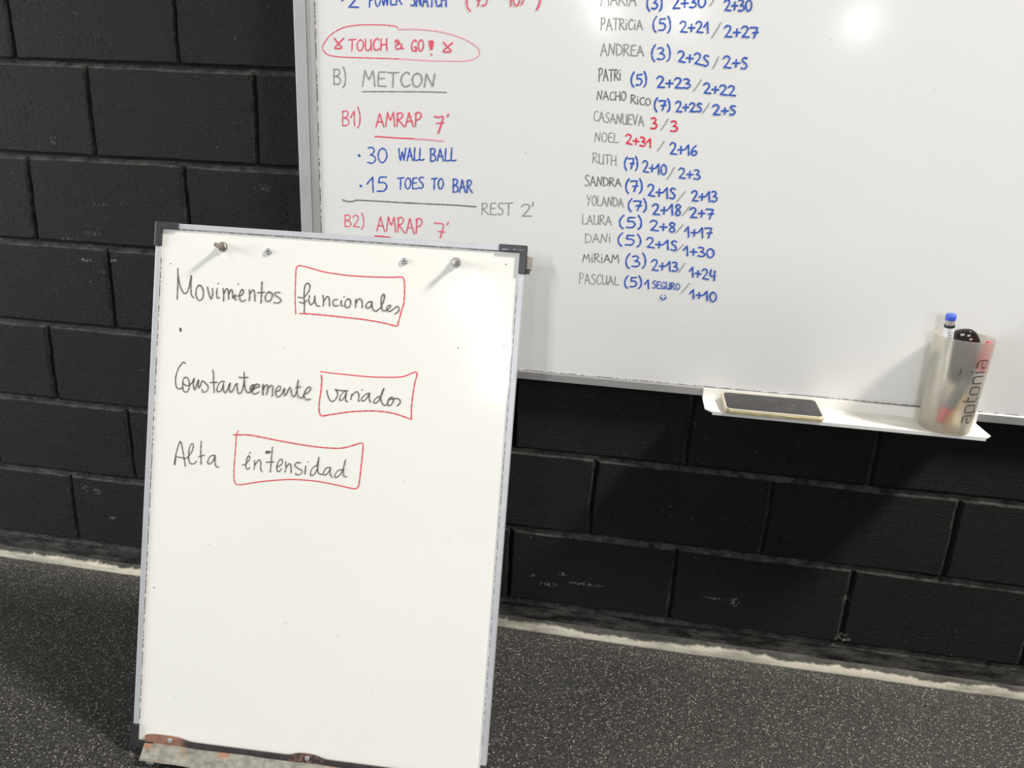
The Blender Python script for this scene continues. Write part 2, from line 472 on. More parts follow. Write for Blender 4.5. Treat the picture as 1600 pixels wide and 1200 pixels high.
# ------------------------------------------------------------------ handwriting (marker strokes laid on a flat face)
# capitals and digits as one hand writes them: (width, strokes); a doubled point is a sharp corner
GLYPH = {
 'A': (62, [[(0, 0), (14, 45), (28, 97), (28, 97), (42, 50), (60, 0)], [(10, 34), (50, 38)]]),
 'B': (52, [[(4, 98), (2, 50), (3, 0)], [(0, 94), (34, 98), (44, 78), (30, 58), (8, 52), (38, 46), (50, 22), (32, 2), (2, 0)]]),
 'C': (52, [[(50, 84), (36, 98), (14, 78), (4, 42), (16, 6), (36, 2), (52, 14)]]),
 'D': (56, [[(6, 96), (4, 50), (4, 2)], [(0, 94), (32, 92), (54, 60), (46, 18), (4, 0)]]),
 'E': (46, [[(46, 96), (8, 94), (8, 94), (4, 50), (4, 4), (4, 4), (46, 2)], [(6, 52), (38, 54)]]),
 'G': (58, [[(52, 84), (36, 98), (12, 76), (4, 38), (18, 4), (42, 8), (50, 36), (50, 36), (32, 38)], [(50, 36), (52, 2)]]),
 'H': (54, [[(6, 98), (4, 50), (2, 0)], [(4, 48), (50, 52)], [(50, 98), (50, 50), (52, 0)]]),
 'i': (18, [[(9, 62), (8, 30), (9, 0)], [(10, 92), (11, 94)]]),
 'I': (14, [[(8, 98), (7, 50), (6, 0)]]),
 'L': (44, [[(8, 98), (4, 50), (3, 6), (3, 6), (24, 2), (46, 8)]]),
 'M': (72, [[(0, 0), (8, 50), (14, 98), (14, 98), (24, 66), (36, 40), (36, 40), (48, 70), (58, 98), (58, 98), (64, 50), (68, 0)]]),
 'N': (58, [[(0, 0), (6, 50), (10, 96), (10, 96), (28, 50), (46, 4), (46, 4), (50, 50), (56, 98)]]),
 'O': (56, [[(32, 96), (12, 84), (2, 46), (14, 6), (36, 4), (54, 44), (46, 86), (26, 97)]]),
 'P': (48, [[(8, 94), (5, 50), (2, 0)], [(0, 88), (28, 100), (46, 80), (32, 52), (6, 44)]]),
 'Q': (58, [[(32, 96), (12, 84), (2, 46), (14, 6), (36, 4), (54, 44), (46, 86), (26, 97)]]),
 'R': (54, [[(8, 96), (5, 50), (2, 0)], [(0, 90), (30, 99), (46, 80), (30, 56), (6, 50), (6, 50), (30, 28), (54, 0)]]),
 'S': (48, [[(46, 90), (28, 98), (8, 80), (16, 60), (36, 44), (44, 20), (26, 0), (2, 8)]]),
 'T': (56, [[(0, 94), (28, 95), (58, 98)], [(28, 96), (28, 50), (26, 0)]]),
 'U': (54, [[(4, 98), (3, 50), (8, 8), (28, 0), (46, 20), (50, 98), (50, 98), (50, 40), (54, 2)]]),
 'V': (54, [[(2, 98), (14, 50), (26, 2), (26, 2), (38, 50), (54, 98)]]),
 'W': (76, [[(2, 98), (8, 40), (18, 2), (18, 2), (28, 40), (38, 76), (38, 76), (46, 36), (54, 2), (54, 2), (64, 50), (74, 98)]]),
 'Y': (54, [[(2, 98), (14, 68), (28, 52)], [(54, 98), (32, 56), (12, 0)]]),
 '0': (56, [[(32, 96), (12, 84), (2, 46), (14, 6), (36, 4), (54, 44), (46, 86), (26, 97)]]),
 '1': (38, [[(0, 52), (14, 76), (28, 98), (28, 98), (28, 50), (30, 0)]]),
 '2': (54, [[(2, 78), (16, 97), (40, 92), (44, 68), (26, 34), (4, 4), (4, 4), (28, 4), (54, 2)]]),
 '3': (50, [[(4, 92), (26, 98), (40, 80), (28, 58), (14, 52), (36, 46), (48, 24), (30, 2), (0, 6)]]),
 '4': (52, [[(14, 98), (6, 62), (4, 40), (4, 40), (28, 38), (48, 46)], [(46, 92), (42, 46), (40, 0)]]),
 '5': (50, [[(46, 98), (12, 96), (12, 96), (8, 58), (8, 58), (34, 60), (48, 36), (34, 4), (2, 2)]]),
 's': (46, [[(42, 90), (24, 98), (8, 80), (16, 60), (34, 44), (40, 20), (24, 0), (2, 6)]]),
 '6': (50, [[(40, 98), (14, 66), (2, 28), (16, 2), (40, 10), (44, 38), (26, 46), (8, 30)]]),
 '7': (54, [[(0, 92), (26, 95), (52, 94), (52, 94), (40, 50), (26, 0)], [(18, 46), (54, 50)]]),
 '8': (50, [[(42, 86), (24, 99), (8, 82), (18, 60), (38, 38), (40, 12), (22, 0), (6, 16), (18, 44), (40, 68), (42, 86)]]),
 '+': (50, [[(2, 42), (26, 43), (50, 44)], [(27, 72), (26, 42), (24, 10)]]),
 '(': (30, [[(26, 116), (10, 84), (3, 48), (8, 8), (22, -14)]]),
 ')': (28, [[(6, 116), (18, 84), (22, 48), (18, 8), (4, -14)]]),
 '-': (40, [[(2, 46), (38, 46)]]),
}

def smooth_line(pts, step):
    """Catmull-Rom through the points (corners where a point is doubled)."""
    P = [Vector(p) for p in pts]
    if len(P) == 2:
        return P
    out = []
    for i in range(len(P) - 1):
        p1, p2 = P[i], P[i + 1]
        if (p2 - p1).length < 1e-7:
            continue
        p0 = P[i - 1] if i else p1 * 2 - p2
        p3 = P[i + 2] if i + 2 < len(P) else p2 * 2 - p1
        n = max(2, min(14, int((p2 - p1).length / step)))
        for k in range(n):
            t = k / n
            out.append(0.5 * ((2 * p1) + (p2 - p0) * t + (2 * p0 - 5 * p1 + 4 * p2 - p3) * t * t
                              + (3 * p1 - p0 - 3 * p2 + p3) * t ** 3))
    out.append(P[-1])
    return out

def ribbon(mb, pts, width, place, mat):
    """Flat marker stroke with round ends along 2-D points; place(x, y, lift) puts it on the face.
    Ink laid later lies a few micrometres over ink laid before."""
    pts = [p for i, p in enumerate(pts) if i == 0 or (p - pts[i - 1]).length > 1e-6]
    if len(pts) < 2:
        pts = [pts[0], pts[0] + Vector((width * 0.05, 0))]
    n = len(pts)
    hw = width / 2
    mb.ink = getattr(mb, 'ink', 0.0)
    verts, faces = [], []
    for e in (0, n - 1):
        if e:
            mb.ink += 2e-6
        base = len(verts)
        lift = mb.ink if e == 0 else mb.ink + 1.5e-6 * n
        verts += [place(pts[e].x + hw * math.cos(2 * math.pi * k / 12), pts[e].y + hw * math.sin(2 * math.pi * k / 12), lift)
                  for k in range(12)]
        faces.append(tuple(range(base, base + 12)))
    base = len(verts)
    for i in range(n):
        d = pts[min(n - 1, i + 1)] - pts[max(0, i - 1)]
        if d.length < 1e-9:
            d = Vector((1, 0))
        d.normalize()
        q = Vector((-d.y, d.x)) * hw * (0.92 + 0.16 * math.sin(i * 0.9 + pts[i].x * 900))
        lift = mb.ink + 1.5e-6 * i
        verts += [place(pts[i].x + q.x, pts[i].y + q.y, lift), place(pts[i].x - q.x, pts[i].y - q.y, lift)]
    faces += [(base + 2 * i, base + 2 * i + 2, base + 2 * i + 3, base + 2 * i + 1) for i in range(n - 1)]
    mb.add(verts, faces, mat)
    mb.ink += 1.5e-6 * n + 4e-6

def token_strokes(text, q):
    """Letters of text between the baseline q[0:4] and the top line q[4:8]; yields 2-D polylines (tenths of mm)."""
    gap = 11
    total = sum(GLYPH[c][0] for c in text) + gap * (len(text) - 1)
    b0, b1, t0, t1 = (Vector(q[i:i + 2]) for i in (0, 2, 4, 6))
    x = 0
    for c in text:
        w, strokes = GLYPH[c]
        jy = random.uniform(-2.5, 2.5); sc = random.uniform(0.96, 1.04)
        for st in strokes:
            o = []
            for gx, gy in st:
                s = (x + gx) / total
                h = (gy * sc + jy) / 100
                o.append((b0.lerp(b1, s)).lerp(t0.lerp(t1, s), h))
            yield o
        x += w + gap


# ------------------------------------------------------------------ materials
def wall_material():
    m = Nodes('black_painted_block')
    v = m.coords()
    big = m.noise(v, 2.2, 4.0)
    col = m.ramp(big, (0.3, (0.0042, 0.0043, 0.0044, 1)), (0.7, (0.0076, 0.0072, 0.0067, 1)))
    # joint slopes painted paler for the light they catch, over thinly covered mortar
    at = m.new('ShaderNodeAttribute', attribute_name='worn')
    patchy = m.step(m.noise(v, 34.0, 5.0, 0.65), 0.30, 0.66)
    col = m.mix(m.mul(m.mul(at.outputs['Fac'], patchy), 0.75), col, (0.115, 0.110, 0.098, 1))
    # small knocks: specks of bare block, more of them in some places
    where = m.step(m.noise(v, 2.6, 3.0), 0.38, 0.55)
    wv = m.new('ShaderNodeVectorMath', operation='ADD')
    nz = m.new('ShaderNodeTexNoise'); nz.inputs['Scale'].default_value = 190.0; m.link(v, nz.inputs['Vector'])
    sc = m.new('ShaderNodeVectorMath', operation='SCALE'); sc.inputs['Scale'].default_value = 0.012
    m.link(nz.outputs['Color'], sc.inputs[0]); m.link(v, wv.inputs[0]); m.link(sc.outputs[0], wv.inputs[1])
    for scale, keep, size in ((34.0, 0.66, 0.080), (70.0, 0.74, 0.095), (110.0, 0.86, 0.13)):
        vn = m.new('ShaderNodeTexVoronoi'); vn.inputs['Scale'].default_value = scale
        m.link(wv.outputs[0], vn.inputs['Vector'])
        pick = m.sep(vn.outputs['Color'])
        f = m.mul(m.step(vn.outputs['Distance'], size, size * 0.55), m.step(pick[0], keep, keep + 0.03))
        col = m.mix(m.mul(m.mul(f, where), m.mul(m.mul(pick[1], 0.7), 0.25, 'ADD')), col, (0.25, 0.24, 0.22, 1))
    # bigger chips, each at its own place on the wall (x, z, half width, half height, strength)
    s = m.sep(v)
    wob = m.noise(v, 150.0, 4.0, 0.6)
    for cx, cz, rx, rz, amt in CHIPS:
        dx = m.mul(m.mul(s[0], -cx, 'ADD'), 1 / rx)
        dz = m.mul(m.mul(s[2], -cz, 'ADD'), 1 / rz)
        r2 = m.mul(m.mul(dx, dx), m.mul(dz, dz), 'ADD')
        f = m.mul(m.step(r2, 1.0, 0.0), m.step(wob, 0.50, 0.58))
        col = m.mix(m.mul(f, amt), col, (0.30, 0.29, 0.265, 1))
    # bare concrete at the foot of the wall
    foot = m.mul(s[2], m.mul(m.mul(m.noise(m.mapping(v, (1, 1, 2)), 9.0, 5.0, 0.7), -0.5, 'ADD'), 0.10), 'ADD')
    patch = m.step(m.noise(m.mapping(v, (0.6, 1, 2.4)), 16.0, 6.0, 0.72), 0.40, 0.80)
    col = m.mix(m.mul(m.step(foot, 0.075, 0.055), patch), col, (0.15, 0.145, 0.13, 1))
    m.put('Base Color', col)
    m.put('Roughness', 0.55); m.put('Specular IOR Level', 0.16)
    # open pores of the block face
    fine = m.noise(m.mapping(v, (0.75, 1, 1.45)), 150.0, 5.0, 0.72)
    pit = m.new('ShaderNodeTexVoronoi'); pit.inputs['Scale'].default_value = 95.0
    m.link(m.mapping(wv.outputs[0], (0.6, 1, 1.3)), pit.inputs['Vector'])
    pk = m.sep(pit.outputs['Color'])
    hole = m.mul(m.step(pit.outputs['Distance'], 0.30, 0.12), m.step(pk[0], 0.45, 0.55))
    h = m.mul(m.mul(fine, 0.75), m.mul(hole, -0.55), 'ADD')
    m.bump(h, 1.0, 0.0105)
    return m.mat

CHIPS = [(0.082, 0.238, 0.016, 0.010, .9), (0.118, 0.164, 0.011, 0.006, .9), (1.336, 0.170, 0.014, 0.006, .9),
         (0.60, 1.055, 0.026, 0.009, .28), (1.395, 0.150, 0.05, 0.008, .5), (1.300, 0.137, 0.03, 0.008, .5), (1.262, 0.155, 0.012, 0.006, .6),
         (1.752, 0.155, 0.012, 0.014, .8), (1.705, 0.158, 0.03, 0.006, .5), (0.045, 0.245, 0.012, 0.016, .5), (0.085, 1.135, 0.010, 0.012, .35),
         (0.10, 0.905, 0.04, 0.007, .45), (0.155, 0.925, 0.03, 0.006, .4), (0.19, 0.995, 0.03, 0.005, .3), (0.205, 0.862, 0.010, 0.008, .9), (0.13, 0.86, 0.02, 0.005, .8),
         (0.17, 0.835, 0.016, 0.004, .8), (2.01, 0.093, 0.022, 0.016, .8), (2.0, 0.20, 0.012, 0.014, .8), (2.06, 0.625, 0.02, 0.010, .3)]

def floor_material():
    m = Nodes('speckled_rubber')
    v = m.coords()
    big = m.noise(v, 1.6, 4.0)
    col = m.ramp(big, (0.3, (0.020, 0.0193, 0.0175, 1)), (0.7, (0.032, 0.031, 0.0275, 1)))
    for scale, keep, size, dark, lite in ((430.0, 0.36, 0.54, (0.065, 0.063, 0.057, 1), (0.15, 0.144, 0.128, 1)),
                                          (235.0, 0.66, 0.46, (0.09, 0.087, 0.078, 1), (0.42, 0.40, 0.355, 1))):
        n = m.new('ShaderNodeTexVoronoi', feature='F1')
        n.inputs['Scale'].default_value = scale
        m.link(v, n.inputs['Vector'])
        pick = m.sep(n.outputs['Color'])
        fleck = m.mul(m.step(n.outputs['Distance'], size, size * 0.6), m.step(pick[0], keep, keep + 0.04))
        col = m.mix(m.mul(fleck, 0.85), col, m.ramp(pick[1], (0.0, dark), (1.0, lite)))
    m.put('Base Color', col)
    m.put('Roughness', 0.42); m.put('Specular IOR Level', 0.62)
    m.bump(m.noise(v, 330.0, 3.0), 0.55, 0.0016)
    return m.mat

def mortar_material():
    m = Nodes('cream_mortar')
    v = m.coords()
    f = m.noise(m.mapping(v, (0.5, 1, 3)), 12.0, 5.0, 0.65)
    s = m.sep(v)
    edge = m.mul(s[2], m.mul(m.mul(m.noise(v, 6.0, 6.0, 0.75), -0.5, 'ADD'), 0.045), 'ADD')
    base = m.ramp(f, (0.30, (0.17, 0.16, 0.135, 1)), (0.55, (0.50, 0.465, 0.38, 1)), (0.8, (0.41, 0.375, 0.305, 1)))
    col = m.mix(m.mul(m.step(edge, 0.0165, 0.0215), 0.92), base, m.ramp(m.noise(m.mapping(v, (0.7, 1, 2)), 28.0, 5.0, 0.7), (0.42, (0.014, 0.014, 0.0135, 1)), (0.75, (0.085, 0.082, 0.074, 1))))
    m.put('Base Color', col)
    m.put('Roughness', 0.85); m.put('Specular IOR Level', 0.2)
    m.bump(m.noise(v, 160.0, 4.0), 0.5, 0.002)
    return m.mat

def board_material(name, colour, coat, rough):
    m = Nodes(name)
    v = m.coords()
    f = m.noise(v, 3.0, 3.0)
    a = tuple(c * 0.985 for c in colour[:3]) + (1,)
    b = tuple(min(1, c * 1.01) for c in colour[:3]) + (1,)
    col = m.ramp(f, (0.3, a), (0.7, b))
    speck = m.step(m.noise(v, 95.0, 1.0), 0.80, 0.83)
    col = m.mix(m.mul(speck, 0.35), col, (0.30, 0.29, 0.27, 1))
    m.put('Base Color', col)
    m.put('Roughness', 0.6); m.put('Specular IOR Level', 0.08)
    m.put('Coat Weight', coat); m.put('Coat Roughness', rough)
    return m.mat

def seam_material():
    m = Nodes('dirty_seam')
    v = m.coords()
    f = m.step(m.noise(v, 130.0, 2.0), 0.44, 0.52)
    m.put('Base Color', m.mix(f, (0.62, 0.62, 0.60, 1), (0.05, 0.05, 0.045, 1)))
    m.put('Roughness', 0.7)
    return m.mat

def rust_material(name, amount):
    m = Nodes(name)
    v = m.coords()
    n = m.noise(v, 15.0, 5.0, 0.62)
    metal = m.ramp(m.noise(v, 70.0, 4.0), (0.3, (0.15, 0.15, 0.125, 1)), (0.7, (0.33, 0.32, 0.275, 1)))
    rust = m.ramp(m.noise(v, 45.0, 4.0), (0.3, (0.22, 0.11, 0.06, 1)), (0.7, (0.42, 0.25, 0.15, 1)))
    f = m.step(n, 0.62 - amount, 0.66 - amount)
    m.put('Base Color', m.mix(f, metal, rust))
    m.put('Roughness', 0.6); m.put('Metallic', 0.15)
    m.bump(m.noise(v, 220.0, 4.0), 0.4, 0.001)
    return m.mat

def flange_material():
    m = Nodes('rusty_dark_flange')
    v = m.coords()
    s = m.sep(v)
    dx = m.mul(m.mul(s[0], m.mul(m.mul(m.noise(v, 30.0, 3.0), -0.5, 'ADD'), 0.05), 'ADD'), 1.0)
    left = m.step(dx, -0.236, -0.252)
    n = m.noise(v, 60.0, 4.0)
    rust = m.ramp(n, (0.3, (0.18, 0.085, 0.055, 1)), (0.7, (0.30, 0.15, 0.10, 1)))
    dark = m.ramp(n, (0.3, (0.018, 0.012, 0.014, 1)), (0.7, (0.05, 0.035, 0.04, 1)))
    c1 = m.step(m.mul(s[0], s[0]), 0.0015, 0.0008)
    c1 = m.mul(c1, m.mul(m.step(m.noise(v, 90.0, 3.0), 0.46, 0.60), 0.7))
    m.put('Base Color', m.mix(m.mul(left, c1, 'MAXIMUM'), dark, rust))
    m.put('Roughness', 0.65)
    return m.mat

def frosted_material():
    m = Nodes('frosted_plastic')
    v = m.coords()
    f = m.noise(v, 40.0, 4.0)
    m.put('Base Color', m.ramp(f, (0.3, (0.88, 0.85, 0.77, 1)), (0.7, (0.96, 0.94, 0.88, 1))))
    m.put('Roughness', 0.40)
    m.put('IOR', 1.14)
    m.put('Transmission Weight', 0.80)
    m.put('Specular IOR Level', 0.4)
    # thin milky wall: part of the light passes straight through
    clear = m.new('ShaderNodeBsdfTransparent')
    clear.inputs['Color'].default_value = (0.93, 0.91, 0.86, 1)
    mx = m.new('ShaderNodeMixShader')
    mx.inputs[0].default_value = 0.36
    out = m.nt.nodes['Material Output']
    m.link(m.bsdf.outputs[0], mx.inputs[1]); m.link(clear.outputs[0], mx.inputs[2])
    m.link(mx.outputs[0], out.inputs['Surface'])
    return m.mat

def phone_glass():
    m = Nodes('smudged_phone_glass')
    v = m.coords()
    smear = m.step(m.noise(m.mapping(v, (1, 1.3, 1)), 38.0, 5.0, 0.7), 0.58, 0.72)
    m.put('Base Color', m.mix(m.mul(smear, 0.30), (0.020, 0.018, 0.020, 1), (0.22, 0.21, 0.20, 1)))
    m.put('Roughness', m.step(m.mul(smear, 1.0), -0.35, 1.8))
    m.put('Specular IOR Level', 0.5)
    return m.mat

M = {
    'wall': wall_material(), 'floor': floor_material(), 'mortar': mortar_material(),
    'whiteboard': board_material('whiteboard_enamel', (0.708, 0.704, 0.686, 1), 0.12, 0.11),
    'easel_board': board_material('easel_enamel', (0.785, 0.777, 0.722, 1), 0.16, 0.10),
    'backing': plain('board_backing', (0.35, 0.35, 0.36, 1), 0.7),
    'alu': plain('brushed_aluminium', (0.52, 0.53, 0.55, 1), 0.42, 0.35, vary=0.05, scale=25),
    'alu_dull': plain('dull_aluminium_strip', (0.37, 0.375, 0.372, 1), 0.5, 0.25, vary=0.05, scale=18),
    'alu_dark': plain('grey_aluminium_edge', (0.30, 0.295, 0.285, 1), 0.45, 0.3, vary=0.05, scale=18),
    'lavender': plain('easel_frame_metal', (0.46, 0.472, 0.495, 1), 0.45, 0.25, vary=0.05, scale=25),
    'seam': seam_material(),
    'black_plastic': plain('black_plastic', (0.020, 0.021, 0.023, 1), 0.42, vary=0.2),
    'cap_print': plain('worn_print', (0.30, 0.30, 0.30, 1), 0.6),
    'peg': plain('worn_steel_peg', (0.30, 0.26, 0.235, 1), 0.35, 0.6, vary=0.35, scale=260, bump=0.3),
    'washer': plain('zinc_washer', (0.36, 0.36, 0.35, 1), 0.45, 0.4, vary=0.1),
    'hole': plain('screw_socket', (0.01, 0.01, 0.01, 1), 0.7),
    'tray': rust_material('galvanised_rusty_tray', 0.065),
    'flange': flange_material(),
    'bracket': plain('brown_steel', (0.30, 0.27, 0.24, 1), 0.5, 0.4, vary=0.2),
    'steel_leg': plain('grey_steel_tube', (0.30, 0.30, 0.31, 1), 0.45, 0.4),
    'white_tray': plain('white_powder_coat', (0.80, 0.78, 0.73, 1), 0.42, vary=0.02, scale=30, coat=0.2),
    'tray_lip': plain('pale_grey_lip', (0.62, 0.61, 0.58, 1), 0.5, vary=0.03),
    'gold': plain('gold_phone_case', (0.66, 0.56, 0.33, 1), 0.28, 0.45, vary=0.12, scale=35, coat=0.4),
    'clear_rim': plain('pale_phone_bezel', (0.62, 0.57, 0.46, 1), 0.25, 0.2, vary=0.1),
    'glass': phone_glass(),
    'frosted': frosted_material(),
    'logo': plain('logo_print', (0.030, 0.020, 0.018, 1), 0.5),
    'marker_white': plain('marker_label', (0.72, 0.73, 0.73, 1), 0.4),
    'marker_print': plain('marker_print', (0.22, 0.23, 0.24, 1), 0.5),
    'marker_black': plain('marker_ring', (0.016, 0.014, 0.014, 1), 0.35),
    'marker_taupe': plain('marker_plug', (0.42, 0.38, 0.35, 1), 0.5),
    'marker_blue': plain('marker_blue_cap', (0.045, 0.10, 0.55, 1), 0.35),
    'marker_red': plain('marker_red_cap', (0.62, 0.035, 0.07, 1), 0.35),
    'marker_orange': plain('marker_orange', (0.85, 0.46, 0.10, 1), 0.4),
    'marker_grey': plain('marker_grey_barrel', (0.16, 0.18, 0.19, 1), 0.4),
    'fob': plain('glossy_black_shell', (0.014, 0.013, 0.013, 1), 0.16, coat=0.5),
    'fob_rim': plain('fob_rim', (0.035, 0.033, 0.031, 1), 0.3),
    'fob_print': plain('fob_symbol', (0.42, 0.39, 0.36, 1), 0.4),
}
INK = {k: plain(n, srgb(*c), 0.55, spec=0.25, vary=0.10, scale=220) for k, n, c in (
    ('g', 'faded_black_ink', (140, 137, 130)), ('d', 'black_ink', (112, 108, 102)), ('b', 'blue_ink', (46, 86, 178)),
    ('r', 'red_ink', (222, 76, 98)), ('R', 'strong_red_ink', (218, 42, 66)), ('p', 'pink_faded_ink', (228, 150, 158)),
    ('k', 'easel_black_ink', (92, 84, 74)), ('E', 'easel_red_ink', (214, 72, 84)), ('s', 'board_speck', (110, 104, 96)))}
INKS = list(INK)

# ------------------------------------------------------------------ wall, floor, foot of the wall
ROW = [0.0762 + 0.2043 * k for k in range(13)]            # heights of the bed joints
X_SHIFT = {0: 0.003, 1: -0.006, 2: -0.002, 3: -0.011, 4: 0.006, 5: -0.012, 6: 0.013}
X0, X1, ZTOP = -1.8, 4.4, 2.62

def wave(t, seed, scale=1.0):
    r = np.random.default_rng(seed)
    o = np.zeros_like(t)
    for f in (3, 7, 13, 29, 61, 113):
        o += np.sin(t * f * scale + r.uniform(0, 6.28)) * r.uniform(0.4, 1) / f ** 0.45
    return o

def build_wall():
    xs, zs = [], []
    k = math.floor(X0 / 0.2)
    while k * 0.2 < X1:
        c = k * 0.2
        xs += [c + d for d in np.arange(-0.028, 0.0285, 0.0026)] + [c + d for d in np.linspace(0.042, 0.158, 7)]
        k += 1
    zs += list(np.linspace(0, ROW[0] - 0.02, 6))
    for i, c in enumerate(ROW):
        zs += [c + d for d in np.arange(-0.016, 0.0150, 0.0017)]
        if i + 1 < len(ROW):
            zs += list(np.linspace(c + 0.024, c + 0.2043 - 0.028, 9))
    xs = np.array(sorted(x for x in xs if X0 <= x <= X1)); zs = np.array(sorted(z for z in zs if 0 <= z <= ZTOP))
    XX, ZZ = np.meshgrid(xs, zs)
    depth = np.zeros_like(XX)
    worn = np.zeros_like(XX)  # mask of the joint slopes that get the painted-in light
    # bed joints: a sharp undercut under the upper block, a weathered slope down to the lower one
    for i, c in enumerate(ROW):
        d = ZZ - c - 0.0013 * wave(XX, 50 + i)
        up = np.clip((0.0100 - d) / 0.0026, 0, 1)
        slope = np.clip((d + 0.0095 + 0.0016 * wave(XX, 90 + i, 1.7)) / 0.0112, 0, 1)
        g = 0.0130 * np.minimum(up, slope) * (1 + 0.12 * wave(XX, 130 + i, 0.8))
        depth = np.maximum(depth, np.where(abs(ZZ - c) < 0.02, g, 0))
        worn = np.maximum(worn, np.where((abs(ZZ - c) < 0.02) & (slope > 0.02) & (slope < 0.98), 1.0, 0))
    # head joints, half a block apart from course to course
    rowi = np.searchsorted(ROW, ZZ) - 1                   # -1 under the first bed joint
    for i in range(len(ROW)):
        half = 0.2 if i % 2 else 0.0
        sh = X_SHIFT.get(i, 0.0)
        inside = (rowi == i)
        k = np.round((XX - half - sh) / 0.4)
        d = XX - (k * 0.4 + half + sh) - 0.0022 * wave(ZZ + k * 3.1, 200 + i, 3.0)
        # the mortar slopes in from the left block and is undercut at the right one
        ramp = np.clip((d + 0.0080 + 0.0014 * wave(ZZ * 2 + k, 300 + i)) / 0.0065, 0, 1)
        g = 0.0080 * np.minimum(ramp, np.clip((0.0078 - d) / 0.0026, 0, 1))
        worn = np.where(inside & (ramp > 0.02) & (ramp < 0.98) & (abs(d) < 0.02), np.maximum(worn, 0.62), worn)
        depth = np.where(inside, np.maximum(depth, g), depth)
        tilt = rng.uniform(-0.0012, 0.0012, 64)
        kk = (np.floor((XX - half - sh) / 0.4).astype(int)) % 64
        depth = np.where(inside & (depth < 0.002), depth + tilt[kk] + 0.0012, depth)
    depth = np.where(rowi < 0, np.maximum(depth, 0.003 + 0.0025 * (1 + wave(XX + 7 * ZZ, 400, 1.3) * 0.4)), depth)
    depth = np.maximum(depth, -0.0002)
    nx, nz = len(xs), len(zs)
    co = np.stack([XX, depth, ZZ], -1).reshape(-1, 3)
    a = (np.arange(nz - 1)[:, None] * nx + np.arange(nx - 1)[None, :]).ravel()
    quads = np.stack([a, a + 1, a + nx + 1, a + nx], 1)
    box = [(x, y, z) for z in (0, ZTOP) for y in (0.02, 0.20) for x in (X0, X1)]
    n = len(co)
    faces = quads.tolist() + [[i + n for i in f] for f in
                              [(0, 2, 3, 1), (4, 5, 7, 6), (2, 6, 7, 3), (0, 4, 6, 2), (1, 3, 7, 5)]]
    me = bpy.data.meshes.new('wall_back')
    me.from_pydata(co.tolist() + box, [], faces)
    me.materials.append(M['wall'])
    me.polygons.foreach_set('use_smooth', [True] * len(quads) + [False] * 5)
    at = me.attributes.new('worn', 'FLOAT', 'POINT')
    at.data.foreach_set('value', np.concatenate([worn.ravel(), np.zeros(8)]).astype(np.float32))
    me.update()
    o = bpy.data.objects.new('wall_back', me)
    C.objects.link(o)
    structure(o, 'black painted concrete block wall with chipped paint')

build_wall()

mb = MB()
mb.box(-6, 9, -20, 0.2, -0.05, 0.0)
structure(mb.build('floor', M['floor']), 'dark speckled rubber gym floor')

def build_mortar_foot():
    mb = MB()
    xs = np.arange(X0, X1 + 0.001, 0.012)
    w1, w2 = wave(xs, 500, 0.8), wave(xs, 501, 1.6)
    prof = []
    for i, x in enumerate(xs):
        top = 0.028 + 0.0035 * w1[i]
        out = 0.011 + 0.0014 * w2[i]
        prof.append([(x, 0.006, 0.0), (x, -out, 0.0), (x, -out, 0.004), (x, -out * 0.62, top * 0.5), (x, -out * 0.2, top * 0.88), (x, 0.006, top)])
    v = [p for row in prof for p in row]
    n = 6
    f = [(i * n + j, (i + 1) * n + j, (i + 1) * n + j + 1, i * n + j + 1) for i in range(len(xs) - 1) for j in range(n - 1)]
    mb.add(v, f, 0, True)
    mb.add(prof[0], [tuple(range(n))]); mb.add(prof[-1], [tuple(range(n))[::-1]])
    structure(mb.build('baseboard_back', M['mortar']), 'rough cream mortar strip along the foot of the wall')

build_mortar_foot()

# ------------------------------------------------------------------ wall whiteboard
BX0, BX1, BZ0, BZ1 = 0.697, 3.10, 0.671, 1.875
SURF = -0.018
wb = root('whiteboard', (1.9, 0, BZ0), 'large white wall board covered in workout notes and score list', 'whiteboard')

def wb_child(mb, name, mats, bevel=0.0, parent=None):
    o = mb.build(name, mats, parent or wb, bevel)
    if parent is None:
        o.matrix_parent_inverse = Matrix.Translation(-wb.location)
    return o

mb = MB(); mb.box(BX0 + 0.03, BX1 - 0.01, SURF, -0.001, BZ0 + 0.008, BZ1 - 0.008)
wb_child(mb, 'writing_surface', M['whiteboard'])
mb = MB(); mb.box(BX0, BX0 + 0.0265, -0.0235, -0.0005, BZ0, BZ1)
o = wb_child(mb, 'side_strip', M['alu_dull'], 0.0012); o['label'] = 'wide outer aluminium strip'
mb = MB(); mb.prism([(BX0 + 0.0275, -0.001), (BX0 + 0.0275, -0.0225), (BX0 + 0.036, -0.0235), (BX0 + 0.0445, -0.0215), (BX0 + 0.0445, -0.001)], 2, BZ0, BZ1)
wb_child(mb, 'frame_rail', M['alu_dark'], 0.0006)
def rail_profile(z0, z1):
    s = 1 if z1 > z0 else -1
    return [(-0.0005, z0), (-0.0235, z0), (-0.0235, z1 - s * 0.003), (-0.0205, z1), (-0.0005, z1)]
mb = MB(); mb.prism(rail_profile(BZ0, BZ0 + 0.0195), 0, BX0 + 0.045, BX1 - 0.0165)
wb_child(mb, 'frame_rail', M['alu_dark'], 0.0006)
mb = MB(); mb.prism(rail_profile(BZ1, BZ1 - 0.0195), 0, BX0 + 0.045, BX1 - 0.0165)
wb_child(mb, 'frame_rail', M['alu_dark'], 0.0006)
mb = MB(); mb.box(BX1 - 0.016, BX1, -0.0235, -0.0005, BZ0, BZ1)
wb_child(mb, 'frame_rail', M['alu_dark'], 0.0012)
mb = MB()
mb.box(BX0 + 0.0446, BX0 + 0.0458, -0.0186, -0.017, BZ0 + 0.02, BZ1 - 0.02)
